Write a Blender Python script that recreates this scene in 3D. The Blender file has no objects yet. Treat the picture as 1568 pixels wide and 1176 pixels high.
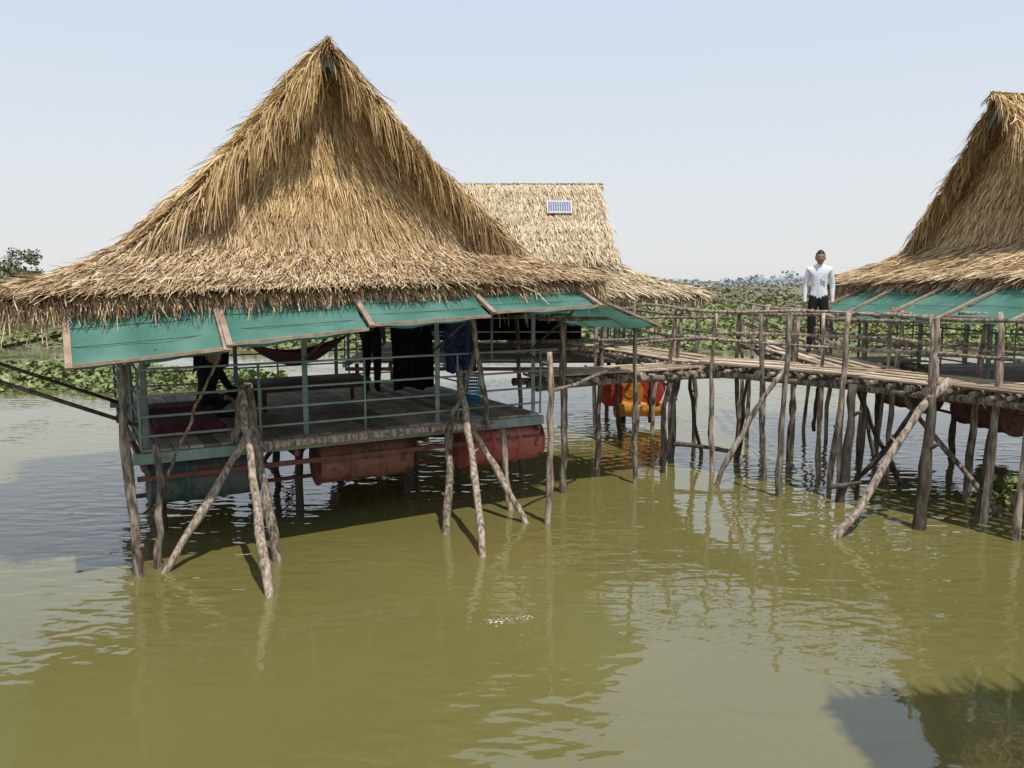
import bpy, bmesh, math, random
import numpy as np
from mathutils import Vector, Matrix
random.seed(7)
rng = np.random.default_rng(7)
scene = bpy.context.scene
COL = scene.collection
H = 2.8

# ------------------------------------------------------------------ materials
def new_mat(name):
    m = bpy.data.materials.new(name); m.use_nodes = True
    nt = m.node_tree
    return m, nt, nt.nodes['Principled BSDF']

def ramp(nt, stops):
    r = nt.nodes.new('ShaderNodeValToRGB')
    e = r.color_ramp.elements
    e[0].position = stops[0][0]; e[0].color = (*stops[0][1], 1)
    e[1].position = stops[-1][0]; e[1].color = (*stops[-1][1], 1)
    for p, c in stops[1:-1]:
        k = e.new(p); k.color = (*c, 1)
    return r

def nmat(name, stops, scale=4, rough=.7, stretch=(1, 1, 1), bump=0.0, detail=6, metal=0, spec=.3):
    m, nt, b = new_mat(name)
    tc = nt.nodes.new('ShaderNodeTexCoord'); mp = nt.nodes.new('ShaderNodeMapping')
    mp.inputs['Scale'].default_value = stretch
    n = nt.nodes.new('ShaderNodeTexNoise'); n.inputs['Scale'].default_value = scale
    n.inputs['Detail'].default_value = detail; n.inputs['Roughness'].default_value = .65
    nt.links.new(tc.outputs['Object'], mp.inputs[0]); nt.links.new(mp.outputs[0], n.inputs['Vector'])
    r = ramp(nt, stops)
    nt.links.new(n.outputs['Fac'], r.inputs[0]); nt.links.new(r.outputs[0], b.inputs['Base Color'])
    b.inputs['Roughness'].default_value = rough; b.inputs['Metallic'].default_value = metal
    b.inputs['Specular IOR Level'].default_value = spec
    if bump:
        bp = nt.nodes.new('ShaderNodeBump'); bp.inputs['Strength'].default_value = 1
        bp.inputs['Distance'].default_value = bump
        nt.links.new(n.outputs['Fac'], bp.inputs['Height']); nt.links.new(bp.outputs[0], b.inputs['Normal'])
    return m

def island_mat(name, stops, rough=.75, wscale=.8, wcol=(.55, .5, .45), wamt=.6, spec=.2, zgrad=None):
    m, nt, b = new_mat(name)
    g = nt.nodes.new('ShaderNodeNewGeometry')
    r = ramp(nt, stops); nt.links.new(g.outputs['Random Per Island'], r.inputs[0])
    tc = nt.nodes.new('ShaderNodeTexCoord'); n = nt.nodes.new('ShaderNodeTexNoise')
    n.inputs['Scale'].default_value = wscale; n.inputs['Detail'].default_value = 5
    nt.links.new(tc.outputs['Object'], n.inputs['Vector'])
    r2 = ramp(nt, [(.35, (0, 0, 0)), (.68, (wamt, wamt, wamt))]); nt.links.new(n.outputs['Fac'], r2.inputs[0])
    mx = nt.nodes.new('ShaderNodeMix'); mx.data_type = 'RGBA'; mx.blend_type = 'MULTIPLY'
    nt.links.new(r2.outputs[0], mx.inputs[0]); nt.links.new(r.outputs[0], mx.inputs[6])
    mx.inputs[7].default_value = (*wcol, 1)
    out = mx.outputs[2]
    if zgrad:   # eaves more weathered than the gable
        sp = nt.nodes.new('ShaderNodeSeparateXYZ'); nt.links.new(tc.outputs['Object'], sp.inputs[0])
        mr = nt.nodes.new('ShaderNodeMapRange'); mr.inputs[1].default_value = 2.9; mr.inputs[2].default_value = 3.8
        nt.links.new(sp.outputs['Z'], mr.inputs[0]); r3 = ramp(nt, [(0, zgrad[0]), (1, zgrad[1])]); nt.links.new(mr.outputs[0], r3.inputs[0])
        m3 = nt.nodes.new('ShaderNodeMix'); m3.data_type = 'RGBA'; m3.blend_type = 'MULTIPLY'; m3.inputs[0].default_value = 1
        nt.links.new(out, m3.inputs[6]); nt.links.new(r3.outputs[0], m3.inputs[7]); out = m3.outputs[2]
    nt.links.new(out, b.inputs['Base Color'])
    b.inputs['Roughness'].default_value = rough; b.inputs['Specular IOR Level'].default_value = spec
    return m

M_straw = island_mat('straw', [(0, (.24, .15, .07)), (.2, (.46, .33, .17)), (.6, (.66, .50, .29)), (.85, (.77, .62, .40)), (1, (.86, .75, .55))], wcol=(.78, .75, .72), wamt=.9, spec=.0, zgrad=((.93, .92, .97), (1.0, .93, .78)))
M_straw_pale = island_mat('straw_pale', [(0, (.40, .30, .18)), (.4, (.60, .49, .32)), (1, (.76, .66, .48))], wcol=(.85, .82, .8), spec=0)
M_strawbase = nmat('straw_base', [(.3, (.12, .08, .04)), (.5, (.25, .17, .08)), (.7, (.38, .28, .15))], scale=9, stretch=(3, 3, .5), rough=.9, bump=.03)
M_bark = nmat('bark_wood', [(.36, (.05, .04, .03)), (.5, (.19, .15, .115)), (.62, (.38, .32, .25))], scale=13, stretch=(2, 2, .35), rough=.85, bump=.03)
M_barkl = nmat('bark_light', [(.36, (.10, .07, .05)), (.5, (.34, .265, .20)), (.62, (.54, .46, .37))], scale=13, stretch=(2, 2, .35), rough=.85, bump=.03)
M_barkd = nmat('bark_dark_wet_shaded', [(.3, (.02, .015, .01)), (.5, (.07, .055, .04)), (.7, (.15, .12, .09))], scale=8, stretch=(2, 2, .5), rough=.6, bump=.012)  # wet bark, with the shade on the low posts put into the colour
M_plank = island_mat('plank', [(0, (.28, .21, .14)), (.5, (.48, .38, .26)), (1, (.64, .53, .38))], wscale=5, wcol=(.6, .55, .5), wamt=.9)
M_plankd = island_mat('deck_plank', [(0, (.18, .15, .12)), (.5, (.32, .27, .21)), (1, (.46, .40, .31))], wscale=4, wcol=(.5, .48, .45), wamt=.9)
M_teal = nmat('painted_steel_teal', [(.3, (.13, .18, .165)), (.6, (.24, .31, .285)), (.75, (.2, .17, .12))], scale=6, rough=.5)
M_rust = nmat('rusty_steel', [(.3, (.08, .03, .02)), (.7, (.19, .08, .05))], scale=8, rough=.7)
M_batten = nmat('batten_wood', [(.3, (.20, .13, .09)), (.6, (.38, .27, .20)), (.8, (.50, .39, .30))], scale=8, rough=.8)
M_dark = nmat('dark_cloth', [(.3, (.008, .008, .01)), (.7, (.02, .02, .025))], scale=5, rough=.9)

def cloth_mat(name, c1, c2):
    m, nt, b = new_mat(name)
    tc = nt.nodes.new('ShaderNodeTexCoord')
    w = nt.nodes.new('ShaderNodeTexNoise'); w.inputs['Scale'].default_value = 2.2; w.inputs['Detail'].default_value = 8
    nt.links.new(tc.outputs['Object'], w.inputs['Vector'])
    n2 = nt.nodes.new('ShaderNodeTexNoise'); n2.inputs['Scale'].default_value = 60
    nt.links.new(tc.outputs['Object'], n2.inputs['Vector'])
    ad = nt.nodes.new('ShaderNodeMath'); ad.operation = 'MULTIPLY_ADD'; ad.inputs[1].default_value = .3
    nt.links.new(n2.outputs['Fac'], ad.inputs[0]); nt.links.new(w.outputs['Fac'], ad.inputs[2])
    r = ramp(nt, [(.45, c1), (.85, c2)]); nt.links.new(ad.outputs[0], r.inputs[0])
    nt.links.new(r.outputs[0], b.inputs['Base Color']); b.inputs['Roughness'].default_value = .8
    b.inputs['Specular IOR Level'].default_value = .15
    t = nt.nodes.new('ShaderNodeBsdfTranslucent'); ms = nt.nodes.new('ShaderNodeMixShader'); ms.inputs[0].default_value = .3
    nt.links.new(r.outputs[0], t.inputs[0]); nt.links.new(b.outputs[0], ms.inputs[1]); nt.links.new(t.outputs[0], ms.inputs[2])
    nt.links.new(ms.outputs[0], nt.nodes['Material Output'].inputs[0])
    return m
M_net = cloth_mat('green_shade_net', (.06, .185, .14), (.14, .29, .235))

# ------------------------------------------------------------------ mesh builder
class MB:
    def __init__(s): s.v = []; s.f = []; s.m = []; s.sm = []
    def tube(s, pts, rad, seg=8, mat=0, smooth=True):
        pts = [Vector(p) for p in pts]; n = len(pts)
        if not hasattr(rad, '__len__'): rad = [rad] * n
        ax = (pts[-1] - pts[0])
        ax = ax.normalized() if ax.length > 1e-6 else (pts[1] - pts[0]).normalized()
        ref = Vector((0, 0, 1)) if abs(ax.z) < .9 else Vector((1, 0, 0))
        o = len(s.v)
        for i, p in enumerate(pts):
            t = (pts[min(i + 1, n - 1)] - pts[max(i - 1, 0)])
            t = t.normalized() if t.length > 1e-6 else ax
            a = t.cross(ref).normalized(); b = t.cross(a).normalized()
            for k in range(seg):
                an = 2 * math.pi * k / seg
                s.v.append(p + (a * math.cos(an) + b * math.sin(an)) * rad[i])
        for i in range(n - 1):
            for k in range(seg):
                k2 = (k + 1) % seg
                s.f.append((o + i * seg + k, o + i * seg + k2, o + (i + 1) * seg + k2, o + (i + 1) * seg + k)); s.m.append(mat); s.sm.append(smooth)
        s.f.append(tuple(o + k for k in range(seg))[::-1]); s.m.append(mat); s.sm.append(False)
        s.f.append(tuple(o + (n - 1) * seg + k for k in range(seg))); s.m.append(mat); s.sm.append(False)
    def stick(s, p0, p1, r0=.04, r1=None, bend=.04, n=11, mat=0, jit=.011, seg=8):
        r1 = r0 * .75 if r1 is None else r1
        p0 = Vector(p0); p1 = Vector(p1); d = p1 - p0; L = d.length
        a = d.orthogonal().normalized(); b = d.cross(a).normalized(); th = random.uniform(0, 6.28)
        bd = (a * math.cos(th) + b * math.sin(th)) * bend * L * random.uniform(.2, 1)
        b2 = (a * math.sin(th) - b * math.cos(th)) * bend * L * random.uniform(-.5, .5)
        P = []; R = []
        for i in range(n):
            t = i / (n - 1)
            P.append(p0 + d * t + bd * math.sin(math.pi * t) + b2 * math.sin(2 * math.pi * t) + Vector((random.gauss(0, jit), random.gauss(0, jit), 0)))
            R.append((r0 + (r1 - r0) * t) * random.uniform(.82, 1.2))
        s.tube(P, R, seg, mat)
        if L > 1.2 and random.random() < .6:
            t = random.uniform(.3, .9); c = P[int(t * (n - 1))]; q = (a * math.cos(th * 3) + b * math.sin(th * 3) + d.normalized() * .6).normalized()
            s.tube([c, c + q * r0 * 2.0], [r0 * .45, r0 * .25], 5, mat)
    def box(s, c, size, ex, ey, mat=0, ez=None):
        c = Vector(c); ex = Vector(ex).normalized(); ey = Vector(ey).normalized()
        ez = ex.cross(ey).normalized(); o = len(s.v)
        for dx in (-.5, .5):
            for dy in (-.5, .5):
                for dz in (-.5, .5):
                    s.v.append(c + ex * dx * size[0] + ey * dy * size[1] + ez * dz * size[2])
        for f in ((0, 1, 3, 2), (4, 6, 7, 5), (0, 4, 5, 1), (2, 3, 7, 6), (0, 2, 6, 4), (1, 5, 7, 3)):
            s.f.append(tuple(o + i for i in f)); s.m.append(mat); s.sm.append(False)
    def bar(s, p0, p1, w, h, mat=0):
        p0 = Vector(p0); p1 = Vector(p1); d = p1 - p0
        ref = Vector((0, 0, 1)) if abs(d.normalized().z) < .95 else Vector((1, 0, 0))
        ey = ref.cross(d).normalized()
        s.box((p0 + p1) / 2, (d.length, w, h), d, ey, mat)
    def grid(s, fn, nu, nv, mat=0, smooth=True):
        o = len(s.v)
        for i in range(nu + 1):
            for j in range(nv + 1): s.v.append(Vector(fn(i / nu, j / nv)))
        for i in range(nu):
            for j in range(nv):
                a = o + i * (nv + 1) + j
                s.f.append((a, a + 1, a + nv + 2, a + nv + 1)); s.m.append(mat); s.sm.append(smooth)
    def obj(s, name, mats, parent=None):
        me = bpy.data.meshes.new(name)
        me.from_pydata([tuple(v) for v in s.v], [], s.f)
        for m in mats: me.materials.append(m)
        me.polygons.foreach_set('material_index', s.m); me.polygons.foreach_set('use_smooth', s.sm)
        me.update()
        o = bpy.data.objects.new(name, me); COL.objects.link(o)
        if parent: attach(o, parent)
        return o

def attach(o, p):
    o.parent = p; o.matrix_parent_inverse = Matrix.Translation(p.location).inverted()
def empty(name, loc):
    e = bpy.data.objects.new(name, None); e.location = loc; e.empty_display_size = .3; COL.objects.link(e); return e
def recenter(o):
    me = o.data; c = Vector((0, 0, 0))
    for v in me.vertices: c += v.co
    c /= len(me.vertices)
    me.transform(Matrix.Translation(-c)); o.location = c

def mesh_np(name, V, F, mat, parent=None, smooth=False):
    me = bpy.data.meshes.new(name); nf = len(F); k = F.shape[1]
    me.vertices.add(len(V)); me.vertices.foreach_set('co', V.astype(np.float32).ravel())
    me.loops.add(nf * k); me.loops.foreach_set('vertex_index', F.astype(np.int32).ravel())
    me.polygons.add(nf); me.polygons.foreach_set('loop_start', np.arange(0, nf * k, k, dtype=np.int32))
    if smooth: me.polygons.foreach_set('use_smooth', np.ones(nf, dtype=bool))
    me.materials.append(mat); me.update(calc_edges=True); me.validate()
    o = bpy.data.objects.new(name, me); COL.objects.link(o)
    if parent: attach(o, parent)
    return o

def norm(a): return a / np.maximum(np.linalg.norm(a, axis=1, keepdims=True), 1e-9)
def row(v): return np.array([tuple(v)], float)

class Strands:
    def __init__(s): s.V = []; s.F = []; s.n = 0
    def add(s, P, D, N, L, W, lift=.02, droop=.0):
        n = len(P); D = norm(D); S = norm(np.cross(D, N))
        tw = rng.normal(0, .5, (n, 1)); S = norm(S * np.cos(tw) + N * np.sin(tw))
        L = L.reshape(-1, 1); W = W.reshape(-1, 1)
        kink = rng.normal(0, .05, (n, 1)) * L
        A = P; B = P + D * L * .55 + N * lift + S * kink
        C = P + D * L + N * lift * .6 + np.array([[0, 0, -1.]]) * droop * L
        v = np.stack([A - S * W / 2, A + S * W / 2, B - S * W / 2, B + S * W / 2, C - S * W * .2, C + S * W * .2], 1)
        b = (np.arange(n) * 6 + s.n)[:, None]
        f = np.concatenate([b + np.array([[0, 1, 3, 2]]), b + np.array([[2, 3, 5, 4]])], 0)
        s.V.append(v.reshape(-1, 3)); s.F.append(f); s.n += n * 6
    def obj(s, name, mat, parent):
        return mesh_np(name, np.concatenate(s.V), np.concatenate(s.F), mat, parent)

def sines(x, y, seed, sc):
    r = np.random.default_rng(seed); o = 0
    for i in range(7):
        a = r.uniform(0, 6.28); k = sc * r.uniform(.5, 2.2); o = o + np.sin((x * math.cos(a) + y * math.sin(a)) * k + r.uniform(0, 6.28))
    return o / 7

def patch(st, mb, c, dens, Lr=(.22, .45), W=.010, jit=.15, thick=.1, rows=5, up=None):
    TL, TR, BL, BR = [np.array(tuple(q), float) for q in c]
    def pt(s, t):
        s = np.asarray(s)[..., None]; t = np.asarray(t)[..., None]
        return (TL * (1 - s) + TR * s) * (1 - t) + (BL * (1 - s) + BR * s) * t
    wt = np.linalg.norm(TR - TL); wb = np.linalg.norm(BR - BL); hh = np.linalg.norm((BL + BR - TL - TR) / 2)
    n0 = np.cross((TR + BR - TL - BL), (BL + BR - TL - TR)); n0 = n0 / np.linalg.norm(n0)
    if up is None: up = np.array([0, 0, 1.])
    if np.dot(n0, up) < 0: n0 = -n0
    area = hh * (wt + wb) / 2; n = int(area * dens)
    t = rng.random(n * 3); s = rng.random(n * 3)
    keep = rng.random(n * 3) < (wt + (wb - wt) * t) / max(wt, wb)
    t = t[keep][:n]; s = s[keep][:n]; n = len(t)
    P = pt(s, t)
    top = TL * (1 - s[:, None]) + TR * s[:, None]; bot = BL * (1 - s[:, None]) + BR * s[:, None]
    mid_dir = (BL + BR - TL - TR) / 2
    D = norm(norm(bot - top) * .5 + norm(np.tile(mid_dir, (n, 1))) * .5)
    N = np.tile(n0, (n, 1)); S = norm(np.cross(D, N))
    lat = sines(P[:, 0] + P[:, 2], P[:, 1] * 1.3 + P[:, 2], 5, 3.0)[:, None] * .22 + sines(P[:, 0] - P[:, 2], P[:, 1] + P[:, 2], 15, 11.0)[:, None] * .12 + rng.normal(0, jit, (n, 1))
    wild = (rng.random((n, 1)) < .06) * rng.normal(0, .55, (n, 1))
    D = D + S * (lat + wild) + N * (rng.normal(.03, .06, (n, 1)) + (rng.random((n, 1)) < .02) * .35)
    fr = ((t * rows + sines(P[:, 0], P[:, 1], 9, 4) * .4) % 1.0)[:, None]
    P = P + N * (.0 + .04 * fr + rng.random((n, 1)) * .03)
    st.add(P - D * .05, D, N, rng.uniform(*Lr, n), rng.uniform(.6, 1.5, n) * W, lift=.02)
    def f(a, b, off=0):
        p = pt(a, b); w = float(sines(p[0] + p[2], p[1], 3, 5)) * .015
        return Vector((p + n0 * (w - off)).tolist())
    mb.grid(lambda a, b: f(a, b), 12, 10); mb.grid(lambda a, b: f(a, b, thick), 6, 5)
    return pt, n0

def fringe(st, A, B, out, n, Lr=(.08, .22), thick=.08, W=.010, outk=.8):
    A = row(A); B = row(B); out = row(out)
    s = rng.random((n, 1)); P = A * (1 - s) + B * s
    lm = 1 + .45 * sines(P[:, 0], P[:, 1], 71, 6.0)
    P = P + np.array([[0, 0, -1.]]) * rng.random((n, 1)) * thick - out * rng.random((n, 1)) * .15
    D = out * rng.uniform(.2, outk, (n, 1)) + np.array([[0, 0, -1.]]) * rng.uniform(.3, .9, (n, 1)) + rng.normal(0, .18, (n, 3))
    N = norm(np.tile(out, (n, 1)) + np.array([[0, 0, .6]]))
    L = rng.uniform(*Lr, n) * np.where(rng.random(n) < .08, 1.8, 1) * lm
    st.add(P, D, N, L, rng.uniform(.6, 1.5, n) * W, lift=.01, droop=.15)

# ------------------------------------------------------------------ hut
class Frame:
    def __init__(s, O, e1):
        s.O = Vector((O[0], O[1], 0)); e = Vector((e1[0], e1[1], 0)).normalized()
        s.e1 = e; s.e2 = Vector((-e.y, e.x, 0))
    def __call__(s, u, v, z): return s.O + s.e1 * u + s.e2 * v + Vector((0, 0, z))

def cloth_panel(mb, mbf, c, sag=.03, frame=(True, True)):
    TL, TR, BL, BR = [Vector(q) for q in c]; sd = random.random() * 20
    def f(a, b):
        p = TL.lerp(TR, a).lerp(BL.lerp(BR, a), b)
        return p + Vector((0, 0, -sag * 4 * a * (1 - a) * (.5 + b * .5) + .010 * math.sin(a * 14 + sd + b * 2) + .009 * math.sin(b * 11 + a * 5 + sd)))
    mb.grid(f, 24, 12)
    up = Vector((0, 0, .018))
    mbf.bar(BL + up, BR + up, .035, .03, 0)
    if frame[0]: mbf.bar(TL.lerp(BL, -.12) + up * 1.6, BL.lerp(TL, -.06) + up * 1.6, .055, .03, 0)
    if frame[1]: mbf.bar(TR.lerp(BR, -.12) + up * 1.6, BR.lerp(TR, -.06) + up * 1.6, .055, .03, 0)
    for k in (.33, .66):
        mbf.tube([TL.lerp(BL, k) + Vector((0, 0, .004)), TR.lerp(BR, k) + Vector((0, 0, .004 - sag * .3))], .003, 4, 1)

def hut_roof(T, par, p):
    W, L = p['W'], p['L']; uc = p.get('uc', 2.34); zr, zf = p['zr'], p['zf']
    st = Strands(); mb = MB(); wd = MB()
    straw = p.get('straw', M_straw); sw = p.get('sw', .010)
    foot = dict(l=p.get('fl', .18), r=W - .05, f=.75, b=L - .6, z=zf)
    ev = p['ev']
    def ring(t, g):
        q = {k: foot[k] + (ev[k] - foot[k]) * t for k in 'lrfb'}
        q['zl'] = zf + (ev['zl'] - zf) * g; q['zr'] = zf + (ev['zr'] - zf) * g; return q
    R = [ring(0, 0), ring(.3, .42), ring(.62, .74), ring(1, 1)]
    df, ds = p['df'], p['ds']
    for a, b in zip(R[:-1], R[1:]):
        patch(st, mb, [T(a['l'], a['f'], a['zl']), T(a['r'], a['f'], a['zr']), T(b['l'], b['f'], b['zl']), T(b['r'], b['f'], b['zr'])], df, W=sw, rows=2)
        patch(st, mb, [T(a['l'], a['b'], a['zl']), T(a['r'], a['b'], a['zr']), T(b['l'], b['b'], b['zl']), T(b['r'], b['b'], b['zr'])], ds * .4, W=sw, rows=2)
        patch(st, mb, [T(a['l'], a['b'], a['zl']), T(a['l'], a['f'], a['zl']), T(b['l'], b['b'], b['zl']), T(b['l'], b['f'], b['zl'])], p.get('dl', ds), W=sw, rows=2)
        patch(st, mb, [T(a['r'], a['b'], a['zr']), T(a['r'], a['f'], a['zr']), T(b['r'], b['b'], b['zr']), T(b['r'], b['f'], b['zr'])], ds, W=sw, rows=2)
    e = R[-1]
    cFL, cFR, cBL, cBR = T(e['l'], e['f'], e['zl']), T(e['r'], e['f'], e['zr']), T(e['l'], e['b'], e['zl']), T(e['r'], e['b'], e['zr'])
    fd = p.get('fd', 900)
    fringe(st, cFL, cFR, -T.e2, int(fd * W * 1.3), W=sw)
    fringe(st, cFL, cBL, -T.e1, int(fd * L * .7), W=sw); fringe(st, cFR, cBR, T.e1, int(fd * L * .6), W=sw)
    fringe(st, cBL, cBR, T.e2, int(fd * L * .3), W=sw)
    gm_v = .93; zm = zf + (zr - zf) * .42
    def gw(z): return (zr - .1 - z) / (zr - .1 - zf)
    lo = lambda z: uc + (foot['l'] - uc) * gw(z); hi = lambda z: uc + (foot['r'] - uc) * gw(z)
    fn = np.array(tuple(-T.e2))
    patch(st, mb, [T(lo(zm), gm_v, zm), T(hi(zm), gm_v, zm), T(foot['l'], foot['f'] - .12, zf), T(foot['r'], foot['f'] - .12, zf)], df * 1.1, W=sw, rows=3, up=fn)
    zt = zr - .12
    patch(st, mb, [T(uc - .02, 1.08, zt), T(uc + .02, 1.08, zt), T(lo(zm), gm_v, zm), T(hi(zm), gm_v, zm)], df * 1.1, W=sw, rows=3, up=fn)
    patch(st, mb, [T(uc - .02, L - .7, zt - .1), T(uc + .02, L - .7, zt - .1), T(foot['l'], foot['b'], zf), T(foot['r'], foot['b'], zf)], ds * .4, W=sw, up=-fn)
    vf_t, vf_b = .58, .44
    rb = L - .45; zrb = zr - p.get('rdrop', .15)
    for side, uf, sg in ((0, foot['l'], -1), (1, foot['r'], 1)):
        um = uc + (uf - uc) * .5; zmm = zr - (zr - zf) * .54
        dens = p.get('dsl', ds) if side == 0 else p.get('dsr', ds)
        patch(st, mb, [T(uc, vf_t, zr), T(uc, rb, zrb), T(um, vf_t - .05, zmm), T(um, rb - .05, zmm - .1)], dens, W=sw)
        patch(st, mb, [T(um, vf_t - .05, zmm), T(um, rb - .05, zmm - .1), T(uf + sg * .05, vf_b, zf - .02), T(uf + sg * .05, rb - .1, zf)], dens, W=sw)
        n = int(p.get('rk', 2600)); s = rng.random((n, 1)) ** .9
        top = row(T(uc, vf_t, zr)); mid = row(T(um, vf_t - .05, zmm)); bt = row(T(uf, vf_b, zf))
        Pp = np.where(s < .5, top + (mid - top) * (s * 2), mid + (bt - mid) * (s * 2 - 1))
        dn = norm(np.tile(bt - top, (n, 1))); out = row(-T.e2); sgv = row(T.e1 * sg)
        inw = rng.random((n, 1))
        lm = 1 + .5 * sines(s[:, 0] * 5, s[:, 0] * 3, 91 + side, 5.0)
        Pp = Pp + np.array([[0, 0, -1.]]) * inw * .16 + row(T.e2) * rng.random((n, 1)) * .25 + sgv * (1 - inw) * .04
        D = dn * rng.uniform(.3, 1.1, (n, 1)) + np.array([[0, 0, -1.]]) * rng.uniform(.0, .8, (n, 1)) + out * rng.uniform(-.05, .3, (n, 1)) + rng.normal(0, .14, (n, 3))
        Nn = norm(np.tile(sgv + out * .9 + np.array([[0, 0, .4]]), (n, 1)))
        Ls = rng.uniform(.14, .40, n) * np.where(rng.random(n) < .08, 1.5, 1) * lm
        st.add(Pp, D, Nn, Ls, rng.uniform(.6, 1.6, n) * sw, lift=.02, droop=.12)
        for k in range(p.get('clumps', 9)):
            s0 = random.uniform(.04, .95); c0 = top + (bt - top) * s0
            m = 50; Pc = np.tile(c0, (m, 1)) + rng.normal(0, .035, (m, 3)) + np.array([[0, 0, -.1]])
            Dc = np.array([[0, 0, -1.]]) + dn[:m] * .35 + out * .1 + rng.normal(0, .09, (m, 3)) + row(T.e1 * -sg) * random.uniform(-.1, .15)
            st.add(Pc, Dc, Nn[:m], rng.uniform(.25, .6, m), rng.uniform(.6, 1.5, m) * sw, lift=.02, droop=.1)
        tv = Vector(top[0].tolist()) + Vector((0, 0, -.2)) + T.e2 * .07; bv = Vector(bt[0].tolist()) + Vector((0, 0, -.24)) + T.e2 * .12
        wd.bar(tv, tv.lerp(bv, .30), .025, .08, 0); wd.bar(tv.lerp(bv, .305), bv, .025, .05, 1)
    n = int(350 * L); s = rng.random((n, 1)); A = row(T(uc, .5, zr + .01)); B = row(T(uc, rb, zrb + .01))
    P = A * (1 - s) + B * s; sgn = np.where(rng.random((n, 1)) < .5, -1, 1)
    D = row(T.e1) * sgn * .6 + np.array([[0, 0, -.7]]) + rng.normal(0, .15, (n, 3))
    st.add(P - D * .04, D, np.tile([[0, 0, 1.]], (n, 1)) + row(T.e1) * sgn * .6, rng.uniform(.12, .3, n), rng.uniform(.6, 1.4, n) * sw, lift=.02)
    n = 50; P = np.tile(row(T(uc, .6, zr - .02)), (n, 1)) + rng.normal(0, .03, (n, 3))
    D = rng.normal(0, .4, (n, 3)) + np.array([[0, 0, -.7]]) - row(T.e2) * .4
    st.add(P, D, np.tile([[0, 0, 1.]], (n, 1)), rng.uniform(.08, .18, n), rng.uniform(.6, 1.4, n) * sw)
    st.obj('thatch_straw', straw, par); mb.obj('thatch_base', [M_strawbase], par); wd.obj('bargeboards', [M_teal, M_strawbase], par)

def hut_body(T, par, W, L, zd, under=1, zroof=2.75, rails=('f', 'l', 'b', 'r')):
    dk = MB(); n = int(W / .15)
    for i in range(n):
        a = i * W / n; g = random.uniform(-.02, .03)
        dk.box(T(a + W / n / 2, L / 2 + g / 2, zd - .015 + random.uniform(-.003, .003)), (W / n - .012, L + g, .03), T.e1, T.e2)
    dk.obj('deck_planks', [M_plankd], par)
    b = MB()
    for v in (.0, L * .33, L * .66, L): b.bar(T(-.08, v, zd - .09), T(W + .05, v, zd - .09), .06, .11, 0)
    for u in (.02, W * .33, W * .66, W - .02): b.bar(T(u, -.04, zd - .185), T(u, L, zd - .185), .05, .07, 1)
    for z in (zd - .3,): b.bar(T(-.05, .02, z), T(W, .02, z), .04, .05, 1)
    b.bar(T(-.05, .62, zd - .62), T(W, .62, zd - .62), .04, .04, 1)
    b.obj('floor_frame', [M_teal, M_rust], par)
    ps = MB()
    us = (.06, W * .36, W * .70, W - .06)
    for u in us:
        for v in (.06, L * .5, L - .06):
            if v == L * .5 and u not in (us[0], us[-1]): continue
            ps.bar(T(u, v, zd), T(u, v, zroof + .1), .05, .05, 0)
    for v in (.06, L - .06): ps.bar(T(0, v, zroof - .05), T(W, v, zroof - .05), .05, .07, 0)
    for u in (.06, W - .06): ps.bar(T(u, 0, zroof + .02), T(u, L, zroof + .02), .05, .06, 0)
    rz = (.14, .34, .55, .82)
    def rail(a, c, k):
        a = Vector(a); c = Vector(c)
        for z in rz: ps.tube([a + Vector((0, 0, z)), c + Vector((0, 0, z))], .0135, 6, 0)
        for i in range(k + 1):
            p = a.lerp(c, i / k); ps.tube([p, p + Vector((0, 0, .83))], .014, 6, 0)
    if 'f' in rails: rail(T(.0, -.02, zd), T(W, -.02, zd), 4)
    if 'l' in rails: rail(T(0, 0, zd), T(0, L, zd), 4)
    if 'b' in rails: rail(T(0, L, zd), T(W, L, zd), 4)
    if 'r' in rails: rail(T(W, L * .5, zd), T(W, L, zd), 2)
    ps.obj('frame_and_railing', [M_teal], par)
    w = MB()
    ul = (.3, W * .4, W * .7, W) if under == 1 else (.2, W * .5, W - .1)
    vl = (.9, L * .55, L) if under == 1 else (.3, L - .2)
    for u in ul:
        for v in vl:
            q = T(u + random.uniform(-.15, .15), v, 0)
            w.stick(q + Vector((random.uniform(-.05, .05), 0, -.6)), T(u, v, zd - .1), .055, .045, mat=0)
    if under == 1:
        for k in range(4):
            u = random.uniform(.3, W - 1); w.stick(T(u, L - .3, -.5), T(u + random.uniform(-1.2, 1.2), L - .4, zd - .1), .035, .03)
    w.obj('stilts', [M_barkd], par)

def drum(name, c, ax, L, r, mat, par=None):
    mb = MB(); c = Vector(c); ax = Vector(ax).normalized()
    prof = [(0, .97), (.004, 1.03), (.02, 1.03), (.03, .95), (.30, .95), (.32, 1.03), (.345, 1.03), (.365, .95), (.635, .95), (.655, 1.03), (.68, 1.03), (.70, .95), (.97, .95), (.98, 1.03), (.996, 1.03), (1, .97)]
    mb.tube([c + ax * (t - .5) * L for t, _ in prof], [r * k for _, k in prof], 32, 0, smooth=False)
    for sg in (-1, 1):
        mb.tube([c + ax * sg * (L / 2 + .001), c + ax * sg * (L / 2 + .012)], [r * .4, r * .38], 20, 0)
        o = ax.orthogonal().normalized() * r * .65
        mb.tube([c + ax * sg * L / 2 + o, c + ax * sg * (L / 2 + .02) + o], .03, 10, 0)
    o = mb.obj(name, [mat]); recenter(o); return o

def drum_mat(name, c1, c2, rust=(.10, .045, .03), thr=.56):
    return nmat(name, [(.30, (.05, .03, .02)), (.38, c1), (thr - .05, c2), (thr, rust), (.8, (.06, .03, .02))], scale=2.8, rough=.65, bump=.008, detail=12)

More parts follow.
